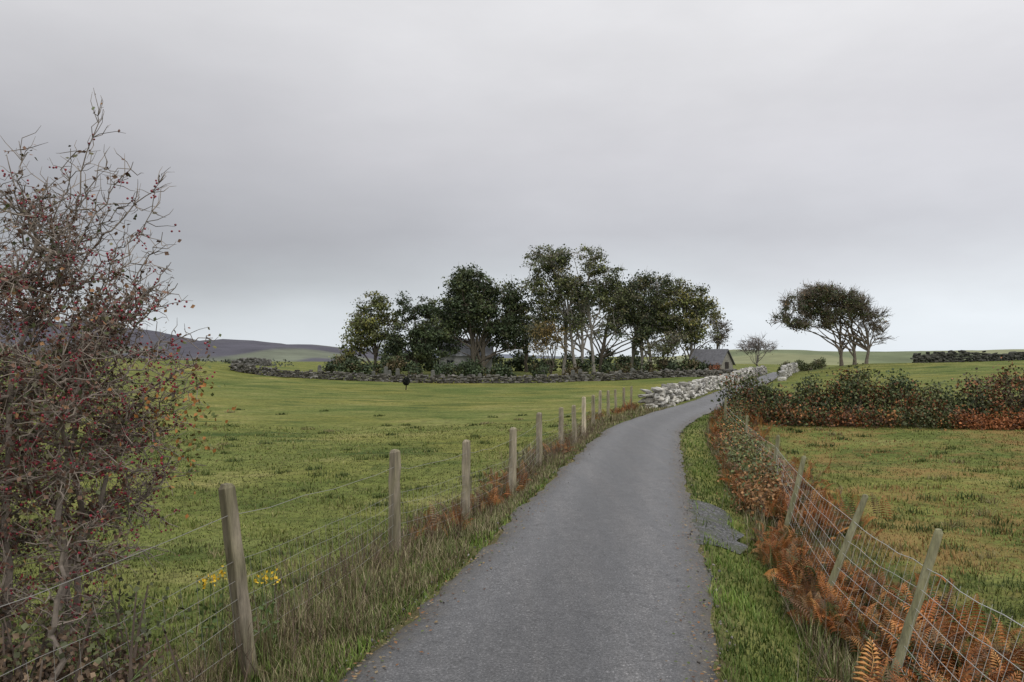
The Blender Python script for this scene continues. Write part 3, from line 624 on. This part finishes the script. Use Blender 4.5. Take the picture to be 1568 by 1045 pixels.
hedge('bramble_thicket',[(-3.6,4.2),(-2.9,4.0),(-2.35,4.1),(-2.1,4.5)],.85,.6,[(.09,.10,.045),(.15,.10,.065),(.20,.14,.09),(.12,.08,.055),(.17,.11,.07)],230,.03,.5,seed=31.,nl=18,spread=.08)
# ------------------------------------------------------------ distant hills
def ridge(name,xs,zs,y0,depth,col,col2):
    g=Geo();X_=np.linspace(xs[0],xs[-1],160);t=np.linspace(-1,1,24)
    XX,TT=np.meshgrid(X_,t);H=np.interp(XX,xs,zs)*np.cos(TT*math.pi/2)**.8
    H=H*(1+.12*(vnoise(XX*.02+3,TT*3)-.5)+.06*(vnoise(XX*.08,TT*9)-.5))-8;V=np.stack([XX,y0+TT*depth,H],-1).reshape(-1,3);nx=160
    i=(np.arange(23)[:,None]*nx+np.arange(nx-1)[None,:]).ravel();F=np.concatenate([np.stack([i,i+1,i+nx+1],-1),np.stack([i,i+nx+1,i+nx],-1)])
    nz=vnoise(V[:,0]*.012,V[:,1]*.01+2);c=np.array(col)+(np.array(col2)-np.array(col))*sstep(.5,.62,nz)[:,None]*sstep(30,8,V[:,2])[:,None]
    g.add(V,F,c);g.build(name,[M_hill],None,False)
ridge('heather_hills',[-2600,-1400,-900,-780,-700,-650,-600,-560,-520,-470,-420,-370,-320,-270,-190],[95,110,76,68,58,47,37,33,40,36,30,30,24,16,0],1500,450,(.075,.072,.09),(.14,.155,.11))  # heather tones, muted in the colour in place of haze
ridge('far_hills',[-1900,-1500,-1000,-700,-500,-300,0,400],[0,40,52,42,34,28,14,0],2600,500,(.13,.145,.19),(.15,.17,.17))  # colour muted to stand in for haze
ridge('farmland_hills',[120,250,420,560,700,900,1300],[0,17,14,17,14,12,0],900,260,(.14,.165,.085),(.22,.23,.12))
g=Geo();n=900;x=rng.uniform(-215,-150,n);cl=vnoise(x*.12,1.);k=cl>.45;x=x[k];y=520+rng.normal(size=len(x))*15
P=np.stack([x,y,ground(x,y)+rng.random(len(x))*5],-1);leaves(g,P,1.8,np.tile([[.05,.06,.045]],(len(x),1))*(.7+.6*rng.random((len(x),1))),0);g.build('distant_woodland',[M_leaf])
# ------------------------------------------------------------ world: overcast over a Nishita sky
w=bpy.data.worlds.new('World');scene.world=w;w.use_nodes=True;nt=w.node_tree;bg=nt.nodes['Background']
SE,SA=math.radians(48),math.radians(150)
sky=N(nt,'ShaderNodeTexSky',sky_type='NISHITA');sky.sun_disc=False;sky.sun_elevation=SE;sky.sun_rotation=SA
tc=N(nt,'ShaderNodeTexCoord');sx=N(nt,'ShaderNodeSeparateXYZ');nt.links.new(tc.outputs['Generated'],sx.inputs[0])
mp=N(nt,'ShaderNodeMapping');mp.inputs['Scale'].default_value=(1.,1.,2.6);nt.links.new(tc.outputs['Generated'],mp.inputs[0])
n1=noise(nt,2.2,7,.5,mp.outputs[0]);n2=noise(nt,3.4,7,.55,mp.outputs[0])
wob=math_(nt,'MULTIPLY',math_(nt,'SUBTRACT',n1.outputs[0],.5),.16)
el=math_(nt,'ADD',sx.outputs[2],wob)
r=ramp(nt,el,[(0.,(.77,.82,.87)),(.04,(.74,.785,.83)),(.095,(.62,.645,.68)),(.15,(.55,.555,.59)),(.25,(.645,.64,.67)),(.37,(.775,.77,.79)),(.55,(.95,.95,.97)),(1.,(1.3,1.3,1.33))])
gx_=ramp(nt,math_(nt,'ADD',math_(nt,'MULTIPLY',sx.outputs[0],.5),.5),[(.2,.60),(.40,.84),(.55,1.04),(.8,1.28)])
band=ramp(nt,sx.outputs[2],[(.0,.15),(.09,1.),(.22,.75),(.36,.25),(.6,.0)])
c=mix(nt,band.outputs[0],r.outputs[0],mix(nt,1.,r.outputs[0],gx_.outputs[0],'MULTIPLY'))
c=mix(nt,1.,c,ramp(nt,n2.outputs[0],[(.3,.94),(.7,1.05)]).outputs[0],'MULTIPLY')
sk=mix(nt,1.,sky.outputs[0],(.1,.1,.1),'MULTIPLY')
nt.links.new(mix(nt,.95,sk,c),bg.inputs[0]);bg.inputs[1].default_value=1.0
sl=bpy.data.lights.new('sun','SUN');sl.energy=1.1;sl.angle=math.radians(14);sl.color=(1,.96,.9)
so=bpy.data.objects.new('sun',sl);scene.collection.objects.link(so)
import mathutils
dv=mathutils.Vector((math.sin(SA)*math.cos(SE),math.cos(SA)*math.cos(SE),math.sin(SE)))
so.rotation_euler=dv.to_track_quat('Z','Y').to_euler()
# ------------------------------------------------------------ camera
cd=bpy.data.cameras.new('camera');cam=bpy.data.objects.new('camera',cd);scene.collection.objects.link(cam)
cam.location=(0,0,1.9);cam.rotation_euler=(math.radians(91.06),0,0);cd.lens=28;cd.sensor_width=36;cd.clip_end=12000;scene.camera=cam
scene.view_settings.view_transform='Standard';scene.view_settings.look='None';scene.view_settings.exposure=0
